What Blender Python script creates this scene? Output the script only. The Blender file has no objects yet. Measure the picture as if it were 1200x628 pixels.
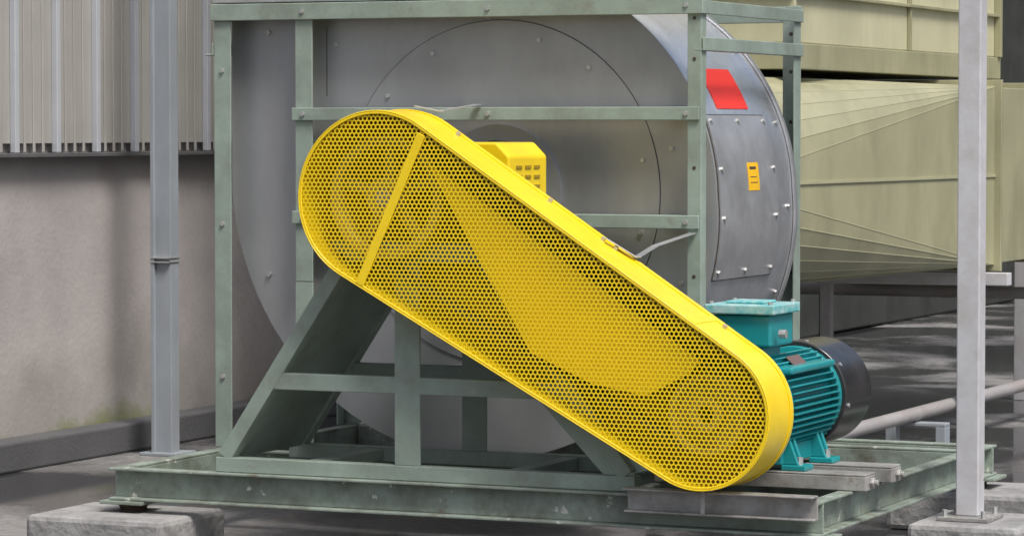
import bpy, bmesh, math, random
from mathutils import Vector, Matrix
random.seed(7)
scn = bpy.context.scene
rad = math.radians

# ---------------------------------------------------------------- materials
def mat(name, base, rough=0.5, metal=0.0, var=0.12, scale=3.0, dirt=None, dirt_amt=0.0,
        dirt_scale=6.0, bump=0.0, bump_scale=60.0, streak=0.0, chips=None, chip_thr=0.70, coat=0.0, rvar=0.12, rust=0.0):
    m = bpy.data.materials.new(name); m.use_nodes = True
    nt = m.node_tree; N = nt.nodes; L = nt.links
    b = N['Principled BSDF']
    tc = N.new('ShaderNodeTexCoord')
    n1 = N.new('ShaderNodeTexNoise'); n1.inputs['Scale'].default_value = scale
    n1.inputs['Detail'].default_value = 8; n1.inputs['Roughness'].default_value = .65
    L.new(tc.outputs['Object'], n1.inputs['Vector'])
    r1 = N.new('ShaderNodeValToRGB')
    r1.color_ramp.elements[0].position = .3; r1.color_ramp.elements[1].position = .7
    r1.color_ramp.elements[0].color = (*[c*(1-var) for c in base], 1)
    r1.color_ramp.elements[1].color = (*[min(1, c*(1+var)) for c in base], 1)
    L.new(n1.outputs['Fac'], r1.inputs['Fac'])
    col = r1.outputs['Color']
    def layer(col, color, amt, sc, lo, hi, zs=0, off=0):
        n2 = N.new('ShaderNodeTexNoise'); n2.inputs['Scale'].default_value = sc
        n2.inputs['Detail'].default_value = 10; n2.inputs['Roughness'].default_value = .7
        mp = N.new('ShaderNodeMapping'); mp.inputs['Scale'].default_value = (1, 1, zs if zs else 1)
        mp.inputs['Location'].default_value = (off, off*.7, off*.3)
        L.new(tc.outputs['Object'], mp.inputs['Vector']); L.new(mp.outputs['Vector'], n2.inputs['Vector'])
        r2 = N.new('ShaderNodeValToRGB')
        r2.color_ramp.elements[0].position = lo; r2.color_ramp.elements[1].position = hi
        r2.color_ramp.elements[0].color = (0, 0, 0, 1)
        r2.color_ramp.elements[1].color = (amt,)*3+(1,)
        L.new(n2.outputs['Fac'], r2.inputs['Fac'])
        mx = N.new('ShaderNodeMixRGB'); mx.inputs['Color2'].default_value = (*color, 1)
        L.new(r2.outputs['Color'], mx.inputs['Fac']); L.new(col, mx.inputs['Color1'])
        return mx.outputs['Color']
    if dirt is not None: col = layer(col, dirt, dirt_amt, dirt_scale, .42, .72, streak)
    if chips is not None: col = layer(col, chips, 1, 9, chip_thr, chip_thr+.015)
    if rust: col = layer(col, (.13, .06, .025), rust, 5, .60, .70, 0, 7.3)
    L.new(col, b.inputs['Base Color'])
    mr = N.new('ShaderNodeMapRange')
    mr.inputs['To Min'].default_value = max(.03, rough-rvar); mr.inputs['To Max'].default_value = min(1, rough+rvar)
    L.new(n1.outputs['Fac'], mr.inputs['Value']); L.new(mr.outputs['Result'], b.inputs['Roughness'])
    b.inputs['Metallic'].default_value = metal
    if coat: b.inputs['Coat Weight'].default_value = coat; b.inputs['Coat Roughness'].default_value = .15
    if bump:
        nb = N.new('ShaderNodeTexNoise'); nb.inputs['Scale'].default_value = bump_scale; nb.inputs['Detail'].default_value = 6
        L.new(tc.outputs['Object'], nb.inputs['Vector'])
        bp = N.new('ShaderNodeBump'); bp.inputs['Strength'].default_value = bump; bp.inputs['Distance'].default_value = .01
        L.new(nb.outputs['Fac'], bp.inputs['Height']); L.new(bp.outputs['Normal'], b.inputs['Normal'])
    return m

M = {}
M['frame'] = mat('green_grey_paint', (.27, .335, .285), .5, var=.15, dirt=(.15, .16, .13), dirt_amt=.6, dirt_scale=5, bump=.08, chips=(.42, .43, .40), chip_thr=.72, rust=.35)
M['base'] = mat('green_grey_paint_worn', (.25, .30, .255), .5, var=.22, dirt=(.09, .085, .06), dirt_amt=.85, dirt_scale=7, bump=.15, chips=(.55, .55, .50), chip_thr=.625, rust=.7)
M['housing'] = mat('grey_galvanised_side_sheet', (.33, .34, .35), .36, metal=.45, var=.18, scale=1.3, dirt=(.46, .465, .47), dirt_amt=.55, dirt_scale=2.5, streak=.3, bump=.03, bump_scale=12)
M['galv'] = mat('galvanised_sheet', (.66, .67, .69), .30, metal=.75, var=.14, scale=5, dirt=(.40, .405, .41), dirt_amt=.6, dirt_scale=4, bump=.035, bump_scale=18)
M['galvdark'] = mat('galvanised_sheet_dull', (.52, .525, .535), .36, metal=.6, var=.12, scale=7, dirt=(.30, .30, .30), dirt_amt=.6, bump=.03)
M['yellow'] = mat('yellow_paint', (.90, .64, .008), .36, var=.05, scale=2, dirt=(.62, .40, .01), dirt_amt=.3, dirt_scale=9, coat=.3, bump=.02)
M['yellowmesh'] = mat('yellow_mesh_paint', (.90, .64, .008), .42, var=.07, scale=3, dirt=(.65, .43, .01), dirt_amt=.35)
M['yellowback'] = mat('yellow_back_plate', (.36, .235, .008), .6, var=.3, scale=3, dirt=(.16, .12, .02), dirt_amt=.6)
M['pulley'] = mat('dusty_yellow_pulley', (.38, .28, .06), .6, var=.25, scale=6)
M['teal'] = mat('teal_motor_paint', (.012, .28, .30), .36, var=.12, dirt=(.01, .14, .15), dirt_amt=.5, coat=.3)
M['teallid'] = mat('teal_lid_paint', (.10, .42, .43), .4, var=.15, dirt=(.6, .66, .63), dirt_amt=.9, dirt_scale=14)
M['black'] = mat('black_cowl', (.02, .019, .02), .25, var=.2, dirt=(.06, .05, .05), dirt_amt=.5, coat=.3)
M['rubber'] = mat('black_rubber_belt', (.04, .035, .02), .7)
M['iron'] = mat('rusty_iron', (.05, .035, .025), .8, var=.4, dirt=(.10, .045, .02), dirt_amt=.8, bump=.4)
M['steel'] = mat('dirty_steel', (.36, .355, .34), .5, metal=.3, var=.2, dirt=(.13, .11, .09), dirt_amt=.8, dirt_scale=10, bump=.1, rust=.7)
M['bolt'] = mat('zinc_bolt', (.5, .5, .49), .4, metal=.6)
M['pole'] = mat('grey_pole_paint', (.29, .32, .35), .5, var=.1, dirt=(.18, .18, .18), dirt_amt=.4, dirt_scale=6, streak=.2)
M['polelight'] = mat('light_grey_pole_paint', (.52, .52, .54), .5, var=.06, dirt=(.26, .2, .16), dirt_amt=.4, dirt_scale=8, chips=(.16, .10, .07), chip_thr=.69)
M['pipe'] = mat('weathered_pipe', (.32, .31, .31), .5, var=.15, dirt=(.18, .13, .10), dirt_amt=.6, dirt_scale=6)
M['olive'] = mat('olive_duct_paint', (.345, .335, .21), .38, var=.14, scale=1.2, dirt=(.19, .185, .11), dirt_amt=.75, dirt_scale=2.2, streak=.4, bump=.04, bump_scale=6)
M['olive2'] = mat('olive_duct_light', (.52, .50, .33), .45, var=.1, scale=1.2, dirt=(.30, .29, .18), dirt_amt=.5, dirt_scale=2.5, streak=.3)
M['olivefold'] = mat('olive_fold_edges', (.36, .35, .22), .45, var=.1)
M['wall'] = mat('plastered_wall', (.43, .40, .39), .9, var=.10, scale=.9, dirt=(.27, .25, .245), dirt_amt=.65, dirt_scale=1.6, bump=.25, bump_scale=40)
M['clad'] = mat('grey_beige_cladding', (.36, .35, .33), .5, var=.08, dirt=(.24, .23, .21), dirt_amt=.5, dirt_scale=5, streak=.08)
M['cladrib'] = mat('cladding_rib', (.42, .44, .47), .45, var=.08)
M['kerb'] = mat('kerb_concrete', (.10, .10, .105), .85, var=.2, dirt=(.05, .05, .05), dirt_amt=.6, bump=.3)
M['pad'] = mat('pad_concrete', (.30, .295, .29), .85, var=.15, scale=5, dirt=(.12, .12, .115), dirt_amt=.85, dirt_scale=8, bump=.8, bump_scale=30)
M['dark'] = mat('dark_background_paint', (.03, .034, .03), .8, var=.3)
M['red'] = mat('red_sticker', (.78, .035, .02), .5, var=.05)
M['label'] = mat('yellow_label', (.85, .48, .01), .5, var=.05)
M['plate'] = mat('nameplate', (.22, .14, .12), .4, metal=.4)
M['ink'] = mat('label_ink', (.05, .04, .03), .7)

def wall_material():
    m = M['wall']; nt = m.node_tree; N = nt.nodes; L = nt.links
    b = N['Principled BSDF']
    col = b.inputs['Base Color'].links[0].from_socket
    tc = [n for n in N if n.type == 'TEX_COORD'][0]
    sp = N.new('ShaderNodeSeparateXYZ'); L.new(tc.outputs['Object'], sp.inputs[0])
    nz = N.new('ShaderNodeTexNoise'); nz.inputs['Scale'].default_value = 2.2; nz.inputs['Detail'].default_value = 9
    L.new(tc.outputs['Object'], nz.inputs['Vector'])
    ma = N.new('ShaderNodeMath'); ma.operation = 'MULTIPLY_ADD'; ma.inputs[1].default_value = .9
    L.new(nz.outputs['Fac'], ma.inputs[0]); 
    mneg = N.new('ShaderNodeMath'); mneg.operation = 'MULTIPLY'; mneg.inputs[1].default_value = -1
    L.new(sp.outputs['Z'], mneg.inputs[0]); L.new(mneg.outputs[0], ma.inputs[2])
    rp = N.new('ShaderNodeMapRange'); rp.inputs['From Min'].default_value = -.1; rp.inputs['From Max'].default_value = .25
    rp.inputs['To Max'].default_value = .5
    L.new(ma.outputs[0], rp.inputs['Value'])
    mx = N.new('ShaderNodeMixRGB'); mx.inputs['Color2'].default_value = (.19, .18, .155, 1)
    L.new(rp.outputs['Result'], mx.inputs['Fac']); L.new(col, mx.inputs['Color1'])
    nm = N.new('ShaderNodeTexNoise'); nm.inputs['Scale'].default_value = 1.3; nm.inputs['Detail'].default_value = 10
    nm.inputs['Roughness'].default_value = .65
    L.new(tc.outputs['Object'], nm.inputs['Vector'])
    m2 = N.new('ShaderNodeMath'); m2.operation = 'MULTIPLY_ADD'; m2.inputs[1].default_value = 1.0
    mz = N.new('ShaderNodeMath'); mz.operation = 'MULTIPLY'; mz.inputs[1].default_value = -1.6
    L.new(sp.outputs['Z'], mz.inputs[0]); L.new(nm.outputs['Fac'], m2.inputs[0]); L.new(mz.outputs[0], m2.inputs[2])
    r2 = N.new('ShaderNodeMapRange'); r2.inputs['From Min'].default_value = .19; r2.inputs['From Max'].default_value = .36
    r2.inputs['To Max'].default_value = .7
    L.new(m2.outputs[0], r2.inputs['Value'])
    mx2 = N.new('ShaderNodeMixRGB'); mx2.inputs['Color2'].default_value = (.16, .19, .04, 1)
    L.new(r2.outputs['Result'], mx2.inputs['Fac']); L.new(mx.outputs['Color'], mx2.inputs['Color1'])
    L.new(mx2.outputs['Color'], b.inputs['Base Color'])
wall_material()

def ground_material():
    m = bpy.data.materials.new('wet_concrete'); m.use_nodes = True
    nt = m.node_tree; N = nt.nodes; L = nt.links; b = N['Principled BSDF']
    tc = N.new('ShaderNodeTexCoord')
    a = N.new('ShaderNodeTexNoise'); a.inputs['Scale'].default_value = .6; a.inputs['Detail'].default_value = 12
    a.inputs['Roughness'].default_value = .55; a.inputs['Distortion'].default_value = .3
    L.new(tc.outputs['Object'], a.inputs['Vector'])
    f = N.new('ShaderNodeTexNoise'); f.inputs['Scale'].default_value = 22; f.inputs['Detail'].default_value = 10; f.inputs['Roughness'].default_value = .7
    L.new(tc.outputs['Object'], f.inputs['Vector'])
    r = N.new('ShaderNodeValToRGB')
    r.color_ramp.elements[0].position = .485; r.color_ramp.elements[1].position = .60
    L.new(a.outputs['Fac'], r.inputs['Fac'])
    c = N.new('ShaderNodeMixRGB'); c.inputs['Color1'].default_value = (.045, .045, .048, 1); c.inputs['Color2'].default_value = (.21, .205, .20, 1)
    L.new(r.outputs['Color'], c.inputs['Fac'])
    rf = N.new('ShaderNodeMapRange'); rf.inputs['From Min'].default_value = .3; rf.inputs['From Max'].default_value = .7; rf.inputs['To Min'].default_value = .6; rf.inputs['To Max'].default_value = 1.35
    L.new(f.outputs['Fac'], rf.inputs['Value'])
    mu = N.new('ShaderNodeMixRGB'); mu.blend_type = 'MULTIPLY'; mu.inputs['Fac'].default_value = 1
    L.new(c.outputs['Color'], mu.inputs['Color1']); L.new(rf.outputs['Result'], mu.inputs['Color2'])
    L.new(mu.outputs['Color'], b.inputs['Base Color'])
    ro = N.new('ShaderNodeMapRange'); ro.inputs['To Min'].default_value = .05; ro.inputs['To Max'].default_value = .7
    L.new(r.outputs['Color'], ro.inputs['Value']); L.new(ro.outputs['Result'], b.inputs['Roughness'])
    bp = N.new('ShaderNodeBump'); bp.inputs['Distance'].default_value = .006
    L.new(f.outputs['Fac'], bp.inputs['Height'])
    bs = N.new('ShaderNodeMapRange'); bs.inputs['To Min'].default_value = .025; bs.inputs['To Max'].default_value = .5
    L.new(r.outputs['Color'], bs.inputs['Value']); L.new(bs.outputs['Result'], bp.inputs['Strength'])
    L.new(bp.outputs['Normal'], b.inputs['Normal'])
    return m
M['ground'] = ground_material()

# ---------------------------------------------------------------- mesh helpers
def empty(name, loc=(0, 0, 0)):
    e = bpy.data.objects.new(name, None); e.location = loc; e.empty_display_size = .2
    scn.collection.objects.link(e); return e

class Part:
    def __init__(s, name, m, parent=None, bevel=.003, smooth=False):
        s.name, s.m, s.parent, s.bevel, s.smooth = name, m, parent, bevel, smooth
        s.bm = bmesh.new()
    def box(s, x0, x1, y0, y1, z0, z1):
        mt = Matrix.Translation(((x0+x1)/2, (y0+y1)/2, (z0+z1)/2)) @ Matrix.Diagonal((abs(x1-x0), abs(y1-y0), abs(z1-z0), 1))
        bmesh.ops.create_cube(s.bm, size=1, matrix=mt); return s
    def bar(s, p0, p1, w, h, up=(0, 1, 0)):
        p0, p1, up = Vector(p0), Vector(p1), Vector(up)
        d = p1-p0; ln = d.length; d.normalize()
        side = d.cross(up).normalized(); u = side.cross(d).normalized()
        R = Matrix((side, u, d)).transposed().to_4x4()
        mt = Matrix.Translation((p0+p1)/2) @ R @ Matrix.Diagonal((w, h, ln, 1))
        bmesh.ops.create_cube(s.bm, size=1, matrix=mt); return s
    def cyl(s, p0, p1, r, r2=None, seg=24, caps=True):
        p0, p1 = Vector(p0), Vector(p1); d = p1-p0
        q = Vector((0, 0, 1)).rotation_difference(d.normalized())
        mt = Matrix.Translation((p0+p1)/2) @ q.to_matrix().to_4x4()
        bmesh.ops.create_cone(s.bm, cap_ends=caps, segments=seg, radius1=r, radius2=r if r2 is None else r2, depth=d.length, matrix=mt)
        return s
    def prism(s, pts, y0, y1, holes=False):
        a = [s.bm.verts.new((x, y0, z)) for x, z in pts]
        b = [s.bm.verts.new((x, y1, z)) for x, z in pts]
        n = len(pts)
        s.bm.faces.new(a); s.bm.faces.new(b[::-1])
        for i in range(n):
            j = (i+1) % n
            s.bm.faces.new((a[j], a[i], b[i], b[j]))
        return s
    def ring(s, outer, inner, y0, y1):
        n = len(outer)
        V = lambda P, y: [s.bm.verts.new((x, y, z)) for x, z in P]
        oa, ia, ob, ib = V(outer, y0), V(inner, y0), V(outer, y1), V(inner, y1)
        for i in range(n):
            j = (i+1) % n
            s.bm.faces.new((oa[i], oa[j], ia[j], ia[i])); s.bm.faces.new((ob[j], ob[i], ib[i], ib[j]))
            s.bm.faces.new((oa[j], oa[i], ob[i], ob[j])); s.bm.faces.new((ia[i], ia[j], ib[j], ib[i]))
        return s
    def done(s):
        bmesh.ops.recalc_face_normals(s.bm, faces=s.bm.faces[:])
        me = bpy.data.meshes.new(s.name); s.bm.to_mesh(me); s.bm.free()
        if s.smooth:
            for p in me.polygons: p.use_smooth = True
        me.materials.append(s.m)
        o = bpy.data.objects.new(s.name, me); scn.collection.objects.link(o)
        if s.smooth:
            try:
                me.set_sharp_from_angle(angle=rad(35))
            except Exception: pass
        if s.bevel:
            b = o.modifiers.new('bevel', 'BEVEL'); b.width = s.bevel; b.segments = 2; b.limit_method = 'ANGLE'; b.angle_limit = rad(40)
        if s.parent:
            o.parent = s.parent; o.matrix_parent_inverse = Matrix.Translation(s.parent.location).inverted()
        return o

# ---------------------------------------------------------------- ground
g = Part('ground', M['ground'], None, bevel=0)
g.box(-80, 80, -60, 110, -.05, 0); g.done()

# ---------------------------------------------------------------- left building wall
WX = -4.80
bld = empty('industrial_building', (WX, 5, 0))
Part('plaster_wall', M['wall'], bld, 0).box(WX-.25, WX, -8, 11, 0, 1.50).done()
Part('cladding_sheet', M['clad'], bld, 0).box(WX-.22, WX+.03, -8, 11, 1.505, 5.2).done()
p = Part('cladding_ribs', M['cladrib'], bld, .004)
q = Part('cladding_minor_ribs', M['clad'], bld, .003)
y = -8.0
while y < 10.8:
    p.box(WX+.03, WX+.062, y, y+.036, 1.46, 5.2)
    for k in (.12, .20, .28):
        q.box(WX+.03, WX+.037, y+k-.010, y+k+.010, 1.462, 5.19)
    y += .36
p.done(); q.done()
Part('drip_edge', M['kerb'], bld, .002).box(WX, WX+.085, -8, 11, 1.44, 1.458).done()
Part('kerb', M['kerb'], None, .012).box(WX+.004, WX+.16, -8, 11, 0, .14).done()
shed = empty('dark_shed', (-5.6, 16, 0))
Part('shed_walls', M['dark'], shed, .02).box(-7.5, -4.4, 11.3, 19.5, 0, 4).done()
Part('shed_roof', M['pole'], shed, .02).box(-7.7, -4.2, 11.15, 19.6, 4.002, 4.12).done()
Part('shed_door', M['dark'], shed, .01).box(-4.399, -4.37, 13, 14.6, .02, 2.2).done()

# ---------------------------------------------------------------- poles
pl = empty('steel_pole', (-4.42, 3.27, 0))
pp = Part('column', M['pole'], pl, .004)
pp.box(-4.47, -4.37, 3.22, 3.225, 0, 5); pp.box(-4.47, -4.465, 3.225, 3.30, 0, 5); pp.box(-4.375, -4.37, 3.225, 3.30, 0, 5)
pp.box(-4.47, -4.45, 3.20, 3.22, 0, 5); pp.done()
Part('base_plate', M['pole'], pl, .003).box(-4.52, -4.32, 3.17, 3.37, 0, .015).done()
Part('wire_tie', M['bolt'], pl, 0).box(-4.474, -4.366, 3.196, 3.304, .93, .936).box(-4.474, -4.366, 3.196, 3.304, .95, .955).done()

pr = empty('steel_pole', (.20, 1.12, .15))
pp = Part('column', M['polelight'], pr, .005)
pp.box(.155, .24, 1.09, 1.175, .165, 5).done()
Part('base_plate', M['steel'], pr, .003).box(.10, .295, 1.03, 1.235, .15, .165).done()
b = Part('anchor_bolts', M['bolt'], pr, 0)
for dx in (.125, .27):
    for dy in (1.055, 1.21): b.cyl((dx, dy, .165), (dx, dy, .19), .01, seg=6)
b.done()
Part('concrete_plinth', M['pad'], pr, .02).box(.02, .44, .92, 1.40, 0, .149).done()

# ---------------------------------------------------------------- FAN UNIT
fan = empty('centrifugal_fan', (-1.4, 1.0, 0))
CX, CZ = -1.602, 1.331
BT, BB = .32, .20
base = Part('base_frame', M['base'], fan, .003)
def chan_x(x0, x1, yf, sgn, z0=BB, z1=BT, fl=.055, t=.010, P=base):
    P.box(x0, x1, yf, yf+sgn*fl, z1-t, z1); P.box(x0, x1, yf, yf+sgn*fl, z0, z0+t)
    P.box(x0, x1, yf+sgn*(fl-t), yf+sgn*fl, z0+t, z1-t)
def chan_y(y0, y1, xf, sgn, z0=BB, z1=BT, fl=.055, t=.010, P=base):
    P.box(xf, xf+sgn*fl, y0, y1, z1-t, z1); P.box(xf, xf+sgn*fl, y0, y1, z0, z0+t)
    P.box(xf+sgn*(fl-t), xf+sgn*fl, y0, y1, z0+t, z1-t)
chan_x(-2.77, 0, 0, 1); chan_x(-2.77, 0, 2.2, -1)
chan_y(.058, 2.142, -2.768, 1); chan_y(.058, 2.142, -.002, -1)
chan_x(-2.71, -.06, .80, 1, BB+.002, BT-.002); chan_x(-2.71, -.06, 1.98, -1, BB+.002, BT-.002)
chan_y(.06, .80, -.72, -1, BB+.002, BT-.004); chan_y(.06, .80, -2.2, 1, BB+.002, BT-.004)
base.done()
Part('corner_plates', M['base'], fan, .003).box(-2.80, -2.62, -.02, .16, BB-.014, BB-.001).box(-.16, .03, -.05, .16, BB-.014, BB-.001).box(-.16, .03, 2.05, 2.24, BB-.014, BB-.001).done()
iso = Part('vibration_isolators', M['iron'], fan, .003, smooth=True)
for (x, y) in ((-2.70, .06), (-.07, .06), (-.07, 2.12), (-2.70, 2.12)):
    for k in range(4):
        z = .158+k*.0085
        iso.cyl((x, y, z), (x, y, z+.006), .055-.004*(k % 2), seg=20)
    iso.cyl((x, y, .15), (x, y, .188), .038, seg=20)
iso.done()
pads = Part('support_pads', M['pad'], fan, .02)
for (x, y) in ((-2.72, .04), (-.07, .06), (-.07, 2.12), (-2.70, 2.12)):
    pads.box(x-.29, x+.29, y-.24, y+.24, 0, .155)
pads.done()

# pedestal
ped = Part('bearing_pedestal', M['frame'], fan, .003)
TZ = 1.12
for (yy, dd) in ((.03, .055), (.60, .055)):
    yc = yy+dd/2
    ped.box(-2.334, -.68, yy, yy+dd, BT+.001, BT+.055)
    ped.bar((-2.30, yc, BT+.055), (-1.80, yc, TZ), .055, dd-.002)
    ped.bar((-.715, yc, BT+.055), (-1.26, yc, TZ), .055, dd-.002)
    ped.box(-1.86, -1.2, yy+.001, yy+dd-.001, TZ-.02, TZ+.05)
    ped.box(-2.10, -.90, yy+.003, yy+.012, .63, .69)
    ped.box(-2.10, -.90, yy+.012, yy+.05, .68, .69)
    ped.box(-1.605, -1.505, yy+.002, yy+.014, BT+.055, TZ-.02)
    ped.box(-1.605, -1.595, yy+.014, yy+.05, BT+.055, TZ-.02)
ped.prism([(-.68, BT+.056), (-.80, BT+.056), (-1.04, .62), (-.93, .62)], .036, .046)
ped.bar((-2.285, .342, BT+.05), (-1.80, .342, TZ-.02), .010, .51)
ped.bar((-.725, .342, BT+.05), (-1.25, .342, TZ-.02), .010, .51)
for zz in (.37,):
    ped.box(-2.0, -1.93, .086, .599, BT+.006, BT+.05)
    ped.box(-1.2, -1.13, .086, .599, BT+.006, BT+.05)
ped.box(-1.86, -1.2, .086, .60, TZ+.02, TZ+.045)
ped.done()

sh = Part('shaft_and_bearings', M['steel'], fan, .004, smooth=True)
sh.cyl((CX, -.06, CZ), (CX, 1.0, CZ), .04)
for yy in (.30, .56):
    sh.cyl((CX, yy-.04, CZ), (CX, yy+.04, CZ), .085)
    sh.box(CX-.14, CX+.14, yy-.035, yy+.035, TZ+.05, TZ+.13)
sh.done()
cv = Part('shaft_cover', M['yellow'], fan, .008)
pts = [(-1.93, 1.17), (-1.25, 1.17), (-1.25, 1.475), (-1.30, 1.525), (-1.93, 1.525)]
cv.prism(pts, .24, .58)
cv.done()
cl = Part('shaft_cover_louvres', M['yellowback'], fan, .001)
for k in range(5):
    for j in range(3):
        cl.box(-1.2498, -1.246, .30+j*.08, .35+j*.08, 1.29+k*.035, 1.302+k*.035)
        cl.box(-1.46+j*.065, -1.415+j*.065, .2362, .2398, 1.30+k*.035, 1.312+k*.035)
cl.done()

# scroll housing
def rr(t):
    return 1.153-(t-180)/180*.288 if t <= 360 else .865-(t-360)/75*.03
arc = [(CX+rr(t)*math.cos(rad(t)), CZ+rr(t)*math.sin(rad(t))) for t in [180+i*3 for i in range(86)]]
out = [(-2.755, 2.62)]+arc+[(arc[-1][0], 2.62)]
def grow(P, d):
    R = []
    for i, (x, z) in enumerate(P):
        if i == 0: R.append((x-d, z)); continue
        if i == len(P)-1: R.append((x+d, z)); continue
        v = Vector((x-CX, z-CZ)).normalized(); R.append((x+v.x*d, z+v.y*d))
    return R
Y0, Y1 = .95, 1.85
ho = Part('scroll_side_plates', M['housing'], fan, 0)
ho.prism(grow(out, .012), Y0-.006, Y0).prism(grow(out, .012), Y1, Y1+.006)
ho.done()
sc = Part('scroll_wrapper', M['galv'], fan, 0, smooth=True)
vs = [[sc.bm.verts.new((x, y, z)) for x, z in out] for y in (Y0, Y0+.45, Y1)]
for k in range(2):
    for i in range(len(out)-1):
        sc.bm.faces.new((vs[k][i], vs[k][i+1], vs[k+1][i+1], vs[k+1][i]))
sc.done()
er = Part('wrapper_edge_rings', M['galvdark'], fan, .001, smooth=True)
o1 = grow(out, .008); o0 = grow(out, .002)
for (ya, yb) in ((Y0+.001, Y0+.02), (Y1-.02, Y1-.001)):
    er.ring(o1, o0, ya, yb)
er.done()
circ = lambda r, n=96: [(CX+r*math.cos(2*math.pi*i/n), CZ+r*math.sin(2*math.pi*i/n)) for i in range(n)]
dp = Part('drive_side_disc', M['housing'], fan, 0)
dp.prism(circ(.655), Y0-.011, Y0-.0065)
dp.ring(circ(.26), circ(.2), Y0-.03, Y0-.0112)
dp.done()
sm = Part('seams', M['ink'], fan, 0)
sm.ring(circ(.6575), circ(.6555), Y0-.009, Y0-.0062)
sm.box(-2.345, -2.3425, Y0-.0075, Y0-.0062, 1.70, 1.97)
sm.done()
bl = Part('housing_bolts', M['bolt'], fan, 0, smooth=False)
for a in (12, 52, 74, 118, 142, -14, -40):
    a = rad(a); bl.cyl((CX+.60*math.cos(a), Y0-.020, CZ+.60*math.sin(a)), (CX+.60*math.cos(a), Y0-.011, CZ+.60*math.sin(a)), .009, seg=6)
for (x, z) in ((-2.3, 1.90), (-1.65, 2.0), (-2.6, 1.95), (-2.6, 1.0), (-.86, 1.0), (-.9, 1.5)):
    bl.cyl((x, Y0-.017, z), (x, Y0-.006, z), .010, seg=6)
def surf(phi, y, off=0):
    r = rr(phi+360)
    return (CX+(r+off)*math.cos(rad(phi)), y, CZ+(r+off)*math.sin(rad(phi)))
def patch(P, p0, p1, y0, y1, o0, o1, n=10):
    A = [[P.bm.verts.new(surf(p0+(p1-p0)*i/n, y, o)) for i in range(n+1)] for (y, o) in ((y0, o1), (y1, o1), (y1, o0), (y0, o0))]
    for k in range(4):
        for i in range(n):
            P.bm.faces.new((A[k][i], A[k][i+1], A[(k+1) % 4][i+1], A[(k+1) % 4][i]))
    P.bm.faces.new([A[k][0] for k in range(4)]); P.bm.faces.new([A[k][n] for k in range(4)][::-1])
for ph in (-19, -6, 6, 18.3):
    for yy in (1.03, 1.61): bl.cyl(surf(ph, yy, .008), surf(ph, yy, .017), .010, seg=6)
for ph in (-19, 18.3): bl.cyl(surf(ph, 1.32, .008), surf(ph, 1.32, .017), .010, seg=6)
for ph in (62, 40, 18, -4, -26):
    bl.cyl(surf(ph, Y1-.08, .0), surf(ph, Y1-.08, .010), .009, seg=6)
bl.done()
pt = Part('inspection_plate', M['galvdark'], fan, 0, smooth=True)
patch(pt, -20.8, 19.8, 1.0, 1.64, .001, .009); pt.done()
ps = Part('plate_gasket', M['ink'], fan, 0, smooth=True)
patch(ps, -21.2, 20.2, .993, 1.647, .0005, .003); ps.done()
st = Part('red_sticker_sheet', M['red'], fan, 0, smooth=True)
patch(st, 21.8, 33.5, 1.17, 1.51, .0012, .003); st.done()
lb = Part('yellow_label_sheet', M['label'], fan, 0, smooth=True)
patch(lb, .5, 7.5, 1.31, 1.43, .0092, .0105); lb.done()
lb = Part('label_print', M['ink'], fan, 0)
patch(lb, 5.8, 6.5, 1.33, 1.40, .0106, .0112, 2); patch(lb, 3.8, 4.0, 1.33, 1.40, .0106, .0112, 2); patch(lb, 2.4, 2.6, 1.33, 1.41, .0106, .0112, 2); lb.done()

# support frame around the housing
fr = Part('support_frame', M['frame'], fan, .003)
def post(x, y, sx, sy, w=.075, t=.008, z0=BT, z1=2.06):
    fr.box(x, x+sx*w, y, y+sy*t, z0, z1); fr.box(x, x+sx*t, y+sy*t, y+sy*w, z0, z1)
post(-2.79, .84, 1, 1); post(-.745, .84, -1, 1, w=.055)
post(-2.79, 1.96, 1, -1); post(-.745, 1.96, -1, -1, w=.075)
post(-2.43, .84, 1, 1, w=.075, z0=.98)
fr.box(-2.432, -2.355, .841, .849, BT, .979)
fr.box(-2.80, -.735, .826, .838, 1.995, 2.06); fr.box(-2.80, -.735, .838, .91, 2.048, 2.06)
fr.box(-2.79, -.745, 1.962, 1.972, 1.995, 2.06)
for xx in (-2.80, -.742):
    fr.box(xx, xx+.008, .839, 1.96, 1.995, 2.045)
    fr.box(xx, xx+.008, .839, 1.96, 1.86, 1.91)
    fr.box(xx-.03, xx, .839, 1.96, 1.86, 1.867)
for z in (1.605, 1.205):
    fr.box(-2.44, -.75, .828, .838, z, z+.05); fr.box(-2.44, -.75, .838, .90, z+.042, z+.05)
fr.box(-.752, -.742, .842, 1.955, .42, .47)
fr.done()
fb = Part('frame_bolts', M['bolt'], fan, 0)
for z in (.6, 1.2, 1.8):
    fb.cyl((-2.752, .832, z), (-2.752, .84, z), .009, seg=6)
for x in (-2.39, -1.6, -.80):
    for z in (1.63, 1.23, 2.027): fb.cyl((x, .819, z), (x, .828, z), .009, seg=6)
fb.done()
dk = Part('frame_slot_holes', M['ink'], fan, 0)
for z in (.6, .8, 1.0, 1.2, 1.4, 1.6, 1.8, 1.95):
    dk.cyl((-.785, 1.951, z), (-.785, 1.953, z), .008, seg=12)
    dk.cyl((-.772, .8385, z+.03), (-.772, .8402, z+.03), .007, seg=12)
dk.done()
Part('outlet_flange', M['galvdark'], fan, .004).box(-2.80, -.74, .84, .92, 2.064, 2.20).box(-2.80, -2.765, .92, 1.96, 2.064, 2.20).done()

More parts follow.
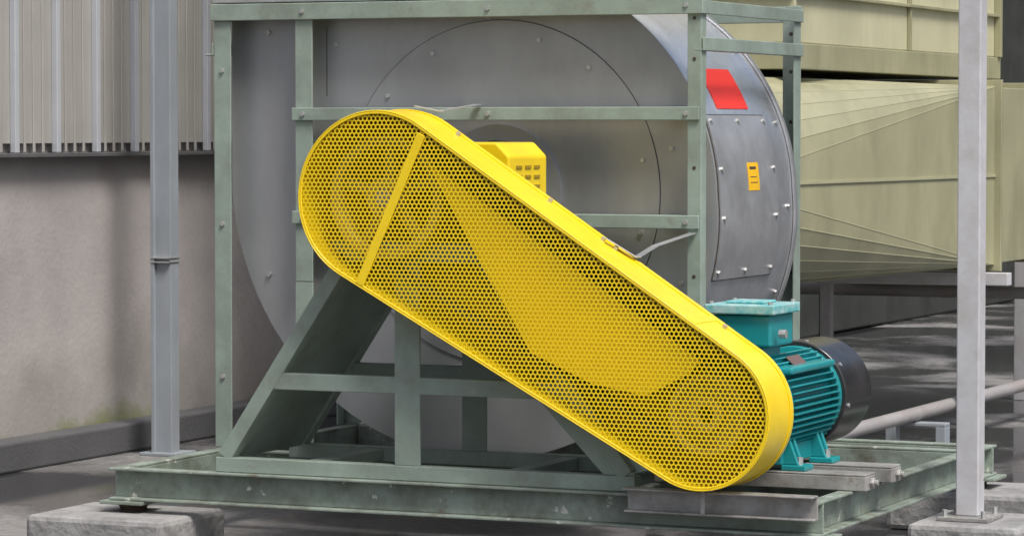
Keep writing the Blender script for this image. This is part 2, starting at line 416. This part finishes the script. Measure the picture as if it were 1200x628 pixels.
# ---------------------------------------------------------------- belt guard
gd = empty('belt_guard', (-1.0, 0, .95))
C1, R1, C2, R2 = (CX, CZ), .309, (-.388, .605), .2525
dx, dz = C2[0]-C1[0], C2[1]-C1[1]; LL = math.hypot(dx, dz); ang = math.degrees(math.atan2(dz, dx))
al = math.degrees(math.acos((R1-R2)/LL))
def guard_outline(off, n=40):
    P = []
    a0, a1 = ang+al, ang-al+360
    for i in range(n+1):
        t = rad(a0+(a1-a0)*i/n); P.append((C1[0]+(R1-off)*math.cos(t), C1[1]+(R1-off)*math.sin(t)))
    b0, b1 = ang-al, ang+al
    for i in range(n+1):
        t = rad(b0+(b1-b0)*i/n); P.append((C2[0]+(R2-off)*math.cos(t), C2[1]+(R2-off)*math.sin(t)))
    return P
GF, GB = -.12, .12
w = Part('guard_wall', M['yellow'], gd, .002, smooth=True)
w.ring(guard_outline(0), guard_outline(.005), GF, GB)
w.ring(guard_outline(.0052), guard_outline(.014), GF+.0005, GF+.004)
w.ring(guard_outline(.0052), guard_outline(.03), GB-.006, GB-.001)
w.done()
Part('guard_seam', M['yellow'], gd, .001).ring(guard_outline(-.004), guard_outline(-.0005), GB-.03, GB-.002).done()
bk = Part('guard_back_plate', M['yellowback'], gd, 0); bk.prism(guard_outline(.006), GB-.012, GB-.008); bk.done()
def inside(x, z, off):
    px, pz = x-C1[0], z-C1[1]
    ux, uz = dx/LL, dz/LL
    s = px*ux+pz*uz; h = abs(-px*uz+pz*ux)
    sb = (R1-R2)/LL; cb = math.sqrt(1-sb*sb)
    tpar = s*cb-h*sb
    if tpar <= 0: d = math.hypot(s, h)-R1
    elif tpar >= LL*cb: d = math.hypot(s-LL, h)-R2
    else: d = s*sb+h*cb-R1
    return d < -off
pitch = .0168; hr = .0063
ms = Part('perforated_mesh', M['yellowmesh'], gd, 0)
bm = ms.bm; cache = {}
def gv(x, z):
    k = (round(x*20000), round(z*20000))
    for a in (-1, 0, 1):
        for b_ in (-1, 0, 1):
            v = cache.get((k[0]+a, k[1]+b_))
            if v: return v
    v = bm.verts.new((x, GF+.006, z)); cache[k] = v; return v
row = 0; z = .3
Rh = pitch/math.sqrt(3)
while z < 1.7:
    x = -2.0+(pitch/2 if row % 2 else 0)
    while x < -.1:
        if inside(x, z, .006):
            ov, iv = [], []
            for i in range(12):
                a = rad(30*i+30)
                ro = Rh if i % 2 == 0 else pitch/2
                ov.append(gv(x+ro*math.cos(a), z+ro*math.sin(a)))
                iv.append(bm.verts.new((x+hr*math.cos(a), GF+.006, z+hr*math.sin(a))))
            for i in range(12):
                j = (i+1) % 12
                bm.faces.new((ov[i], ov[j], iv[j], iv[i]))
        x += pitch
    z += pitch*math.sqrt(3)/2; row += 1
ms.done()
Part('cross_strap', M['yellow'], gd, .002).bar((-1.425, GF+.001, 1.555), (-1.668, GF+.001, 1.025), .034, .004).done()
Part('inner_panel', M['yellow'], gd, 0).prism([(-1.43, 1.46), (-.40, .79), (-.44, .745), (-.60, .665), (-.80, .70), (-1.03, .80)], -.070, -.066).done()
pu = Part('pulleys', M['pulley'], gd, .003, smooth=True)
def disc_ring(c, ro, ri, y0, y1, n=48):
    f = lambda r: [(c[0]+r*math.cos(2*math.pi*i/n), c[1]+r*math.sin(2*math.pi*i/n)) for i in range(n)]
    pu.ring(f(ro), f(ri), y0, y1)
disc_ring(C1, .22, .185, -.045, .04); disc_ring(C1, .07, .03, -.06, .04)
for k in range(5):
    a = rad(72*k+20); pu.bar((C1[0]+.06*math.cos(a), .01, C1[1]+.06*math.sin(a)), (C1[0]+.19*math.cos(a), .01, C1[1]+.19*math.sin(a)), .04, .03)
disc_ring(C2, .14, .115, -.045, .04); disc_ring(C2, .06, .03, -.06, .04); disc_ring(C2, .114, .061, -.02, .0)
pu.done()
be = Part('drive_belts', M['rubber'], gd, 0)
for s_ in (1, -1):
    t = rad(ang+s_*86.8)
    for k in range(3):
        yy = -.034+k*.032
        be.bar((C1[0]+.218*math.cos(t), yy, C1[1]+.218*math.sin(t)), (C2[0]+.14*math.cos(t), yy, C2[1]+.14*math.sin(t)), .014, .02)
be.done()
stp = Part('guard_stay_bars', M['bolt'], gd, .001)
stp.bar((-1.56, .11, 1.655), (-1.46, .13, 1.635), .028, .004, up=(0, 0, 1)); stp.bar((-1.47, .13, 1.637), (-1.64, .825, 1.665), .028, .004, up=(0, 0, 1))
stp.bar((-.80, .06, 1.195), (-.70, .10, 1.128), .026, .004, up=(0, 0, 1)); stp.bar((-.70, .10, 1.13), (-.79, .50, 1.155), .026, .004, up=(0, 0, 1)); stp.bar((-.79, .50, 1.155), (-.775, .835, 1.19), .028, .004, up=(0, 0, 1))
stp.done()
gb = Part('guard_bolts', M['bolt'], gd, 0)
P0 = Vector((C1[0]+R1*math.cos(rad(ang+al)), 0, C1[1]+R1*math.sin(rad(ang+al))))
P1 = Vector((C2[0]+R2*math.cos(rad(ang+al)), 0, C2[1]+R2*math.sin(rad(ang+al))))
nn = Vector((math.cos(rad(ang+al)), 0, math.sin(rad(ang+al))))
for f in (.05, .35, .52, .56, .9):
    c = P0.lerp(P1, f)+Vector((0, .07, 0)); gb.cyl(c, c+nn*.012, .009, seg=6)
gb.done()
Part('guard_joint_strip', M['yellow'], gd, .001).bar(P0.lerp(P1, .86)+nn*.001-Vector((0, .118, 0)), P0.lerp(P1, .86)+nn*.001+Vector((0, .118, 0)), .03, .004, up=nn).done()
Part('front_support_channel', M['steel'], gd, .004).box(-.69, .0, -.012, -.004, .26, .345).box(-.69, 0, -.065, -.012, .337, .345).box(-.69, 0, -.05, -.012, .26, .268).done()
Part('guard_feet', M['steel'], gd, .002).box(-.42, -.36, -.065, -.04, .346, .354).box(-.40, -.385, -.070, -.0655, .27, .35).done()

# ---------------------------------------------------------------- motor
mo = empty('electric_motor', (-.388, .6, .36))
MX, MZ = -.388, .605
A = lambda y: (MX, y, MZ)
mb = Part('motor_body', M['teal'], mo, .003, smooth=True)
mb.cyl(A(.30), A(.86), .150, seg=48)
mb.cyl(A(.24), A(.30), .165, .178, seg=48); mb.cyl(A(.30), A(.335), .182, seg=48)
mb.cyl(A(.20), A(.24), .09, .13, seg=32); mb.cyl(A(.84), A(.885), .18, seg=48)
mb.cyl(A(.05), A(.2), .025)
mb.done()
fi = Part('cooling_fins', M['teal'], mo, 0)
for i in range(48):
    a = 7.5*i
    if 68 < a < 112 or 245 < a < 295: continue
    t = rad(a)
    fi.bar((MX+.167*math.cos(t), .336, MZ+.167*math.sin(t)), (MX+.167*math.cos(t), .839, MZ+.167*math.sin(t)), .0055, .045, up=(math.cos(t), 0, math.sin(t)))
fi.done()
ft = Part('motor_feet', M['teal'], mo, .004)
for yy in (.42, .72):
    for s_ in (1, -1):
        ft.box(MX+s_*.12, MX+s_*.21, yy-.045, yy+.045, .381, .40)
        ft.prism([(MX+s_*.10, .40), (MX+s_*.18, .40), (MX+s_*.135, .52), (MX+s_*.10, .54)], yy-.03, yy-.015)
        ft.prism([(MX+s_*.10, .40), (MX+s_*.18, .40), (MX+s_*.135, .52), (MX+s_*.10, .54)], yy+.015, yy+.03)
ft.box(MX-.125, MX+.125, .37, .77, .40, .465)
ft.done()
co = Part('fan_cowl', M['black'], mo, .004, smooth=True)
co.cyl(A(.87), A(1.17), .196, seg=56); co.cyl(A(1.17), A(1.215), .196, .165, seg=56); co.done()
cb = Part('cowl_screws', M['bolt'], mo, 0)
for a in (35, -10, 80):
    t = rad(a); c = Vector((MX+.196*math.cos(t), .90, MZ+.196*math.sin(t))); cb.cyl(c, c+Vector((math.cos(t), 0, math.sin(t)))*.006, .008, seg=8)
cb.done()
tb = Part('terminal_box', M['teal'], mo, .008)
tb.box(-.505, -.285, .31, .55, .815, .925); tb.box(-.46, -.32, .34, .52, .75, .815)
tb.box(-.30, -.21, .33, .80, .72, .745)
tb.done()
Part('terminal_box_lid', M['teallid'], mo, .006).box(-.525, -.265, .29, .57, .928, .962).box(-.47, -.33, .36, .50, .962, .972).done()
tbb = Part('motor_bolts', M['bolt'], mo, 0)
for x in (-.505, -.285):
    for y in (.31, .55): tbb.cyl((x, y, .962), (x, y, .972), .009, seg=8)
for yy in (.42, .72):
    for s_ in (1, -1): tbb.cyl((MX+s_*.175, yy, .40), (MX+s_*.175, yy, .425), .012, seg=6)
tbb.cyl((-.265, .35, .86), (-.24, .35, .86), .016, seg=12)
tbb.done()
t = rad(48)
Part('nameplate', M['plate'], mo, .002).bar((MX+.193*math.cos(t), .47, MZ+.193*math.sin(t)), (MX+.193*math.cos(t), .60, MZ+.193*math.sin(t)), .07, .006, up=(math.cos(t), 0, math.sin(t))).done()
rl = Part('slide_rails', M['steel'], mo, .003)
for yy in (.42, .72):
    rl.box(-.74, .045, yy-.055, yy+.055, .372, .380); rl.box(-.74, .045, yy-.055, yy-.047, .322, .372); rl.box(-.74, .045, yy+.047, yy+.055, .322, .372)
    rl.cyl((-.30, yy, .348), (.075, yy, .348), .011, seg=10)
    rl.box(.03, .048, yy-.047, yy+.047, .322, .372); rl.cyl((.048, yy, .348), (.062, yy, .348), .02, seg=6)
rl.done()

# ---------------------------------------------------------------- inlet duct (olive)
du = empty('inlet_duct', (-1.5, 4, .9))
Part('inlet_collar', M['olive'], du, 0, smooth=True).cyl((CX, 1.857, 1.34), (CX, 2.05, 1.34), .475, seg=48).done()
dc = Part('square_to_round_transition', M['olive'], du, 0)
fo = Part('transition_folds', M['olivefold'], du, 0)
X0, X1, Z0, Z1, YA, YB = -2.3, -.9, .90, 1.78, 2.05, 5.35
cor = [(X1, Z1), (X0, Z1), (X0, Z0), (X1, Z0)]
cv_ = [dc.bm.verts.new((x, YB, z)) for x, z in cor]
n = 7
cp = [dc.bm.verts.new((CX+.475*math.cos(rad(i*90/n)), YA, 1.34+.475*math.sin(rad(i*90/n)))) for i in range(4*n)]
for k in range(4):
    for i in range(n):
        dc.bm.faces.new((cp[k*n+i], cp[(k*n+i+1) % (4*n)], cv_[k]))
    for i in range(n+1):
        a_ = cp[(k*n+i) % (4*n)].co
        fo.bar(a_, cv_[k].co, .003, .003, up=(1, 0, .3))
    dc.bm.faces.new((cp[(k*n+n) % (4*n)], cv_[(k+1) % 4], cv_[k]))
fo.bar(cp[0].co+Vector((.004, 0, 0)), (X1+.004, YB, 1.34), .012, .008, up=(1, 0, 0))
dc.done(); fo.done()
Part('duct_section', M['olive'], du, .004).box(X0+.003, X1-.003, YB+.03, 7.5, Z0+.003, Z1-.003).done()
Part('duct_flanges', M['olive'], du, .003).box(X0-.04, X1+.035, YB, YB+.028, Z0-.035, Z1+.035).box(X0-.04, X1+.035, 6.5, 6.53, Z0-.035, Z1+.035).done()
lg = Part('duct_legs', M['polelight'], du, .003)
for x in (-2.2, -1.0):
    for y in (5.25, 6.6): lg.box(x-.03, x+.03, y, y+.06, 0, Z0-.036)
lg.box(-2.4, -.8, 5.24, 5.32, Z0-.10, Z0-.038)
lg.done()

up = empty('overhead_plenum', (-2, 4.8, 1.83))
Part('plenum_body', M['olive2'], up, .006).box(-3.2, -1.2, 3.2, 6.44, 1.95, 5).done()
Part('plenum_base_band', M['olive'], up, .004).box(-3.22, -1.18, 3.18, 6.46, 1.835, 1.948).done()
Part('plenum_seams', M['olive'], up, .002).box(-1.199, -1.17, 3.2, 6.44, 2.16, 2.175).box(-1.199, -1.165, 6.40, 6.44, 1.95, 5).box(-1.199, -1.18, 4.85, 4.87, 1.95, 5).box(-3.2, -1.2, 3.17, 3.199, 2.16, 2.175).done()
lg = Part('plenum_legs', M['dark'], up, .004)
for x in (-3.1, -1.3):
    for y in (6.3,): lg.box(x-.04, x+.04, y, y+.08, 0, 1.834)
lg.done()

# ---------------------------------------------------------------- background pipes etc.
pi_ = empty('floor_pipe', (-1.1, 6, 0))
Part('pipe', M['pipe'], pi_, 0, smooth=True).cyl((-1.12, 2.6, .20), (-1.05, 12, .20), .033, seg=20).done()
s = Part('pipe_stands', M['pole'], pi_, .004)
for y in (4.7, 8.0):
    s.box(-1.24, -.94, y-.04, y+.04, .145, .163); s.box(-1.24, -1.19, y-.04, y+.04, 0, .145); s.box(-.99, -.94, y-.04, y+.04, 0, .145)
s.done()
p2 = empty('cross_pipe', (0, 6.9, .7))
Part('pipe', M['pipe'], p2, 0, smooth=True).cyl((-4.4, 6.9, .68), (3.5, 6.9, .68), .033, seg=20).done()
Part('pipe_posts', M['pole'], p2, .003).box(-.3, -.25, 6.88, 6.93, 0, .65).box(3.2, 3.25, 6.88, 6.93, 0, .65).box(-4.0, -3.95, 6.88, 6.93, 0, .65).done()
p3 = empty('steel_pole', (-1.45, 8, 0))
Part('column', M['polelight'], p3, .004).box(-1.52, -1.42, 8, 8.1, 0, 1.25).done()
Part('cap', M['pole'], p3, .004).box(-1.55, -1.39, 7.97, 8.13, 1.25, 1.27).done()
fbld = empty('background_building', (0, 20.5, 0))
Part('wall_body', M['dark'], fbld, 0).box(WX+.2, 12, 20.2, 21, 0, 6).done()
fw = Part('wall_panels', M['pole'], fbld, .01)
x = -4
while x < 12:
    fw.box(x, x+.12, 20.1, 20.199, 0, 6); x += 1.3
fw.box(-4.5, 12, 20.08, 20.099, 2.2, 2.32)
fw.done()
tk = empty('storage_tank', (-.6, 10, 0))
Part('tank_body', M['dark'], tk, .02, smooth=True).cyl((-.9, 11, .6), (-.9, 11, 3.6), .9, seg=48).done()
Part('tank_legs', M['dark'], tk, .004).box(-1.4, -1.3, 10.5, 10.6, 0, .6).box(-.5, -.4, 10.5, 10.6, 0, .6).box(-.95, -.85, 11.6, 11.7, 0, .6).done()

# ---------------------------------------------------------------- light
w = bpy.data.worlds.new('World'); scn.world = w; w.use_nodes = True
nt = w.node_tree; bg = nt.nodes['Background']
sky = nt.nodes.new('ShaderNodeTexSky'); sky.sky_type = 'NISHITA'; sky.sun_disc = False
sd = Vector((.45, -.30, .84)).normalized()
elev = math.asin(sd.z); az = math.atan2(sd.x, sd.y)
sky.sun_elevation = elev; sky.sun_rotation = az
sky.air_density = 1.0; sky.dust_density = 4
nt.links.new(sky.outputs['Color'], bg.inputs['Color']); bg.inputs['Strength'].default_value = .15
sun = bpy.data.lights.new('sun', 'SUN'); sun.energy = 3.6; sun.angle = rad(20); sun.color = (1, .97, .925)
so = bpy.data.objects.new('sun', sun); scn.collection.objects.link(so)
so.rotation_euler = (-sd).to_track_quat('-Z', 'Y').to_euler(); so.location = (5, -5, 8)

# ---------------------------------------------------------------- camera
cam = bpy.data.cameras.new('camera'); co_ = bpy.data.objects.new('camera', cam); scn.collection.objects.link(co_)
cam.sensor_width = 36; cam.lens = 114; cam.clip_end = 500
co_.location = (3.491, -10.332, 1.577); co_.rotation_euler = (rad(90-2.47), 0, rad(24.1))
scn.camera = co_
scn.view_settings.view_transform = 'Standard'; scn.view_settings.look = 'None'; scn.view_settings.exposure = 0
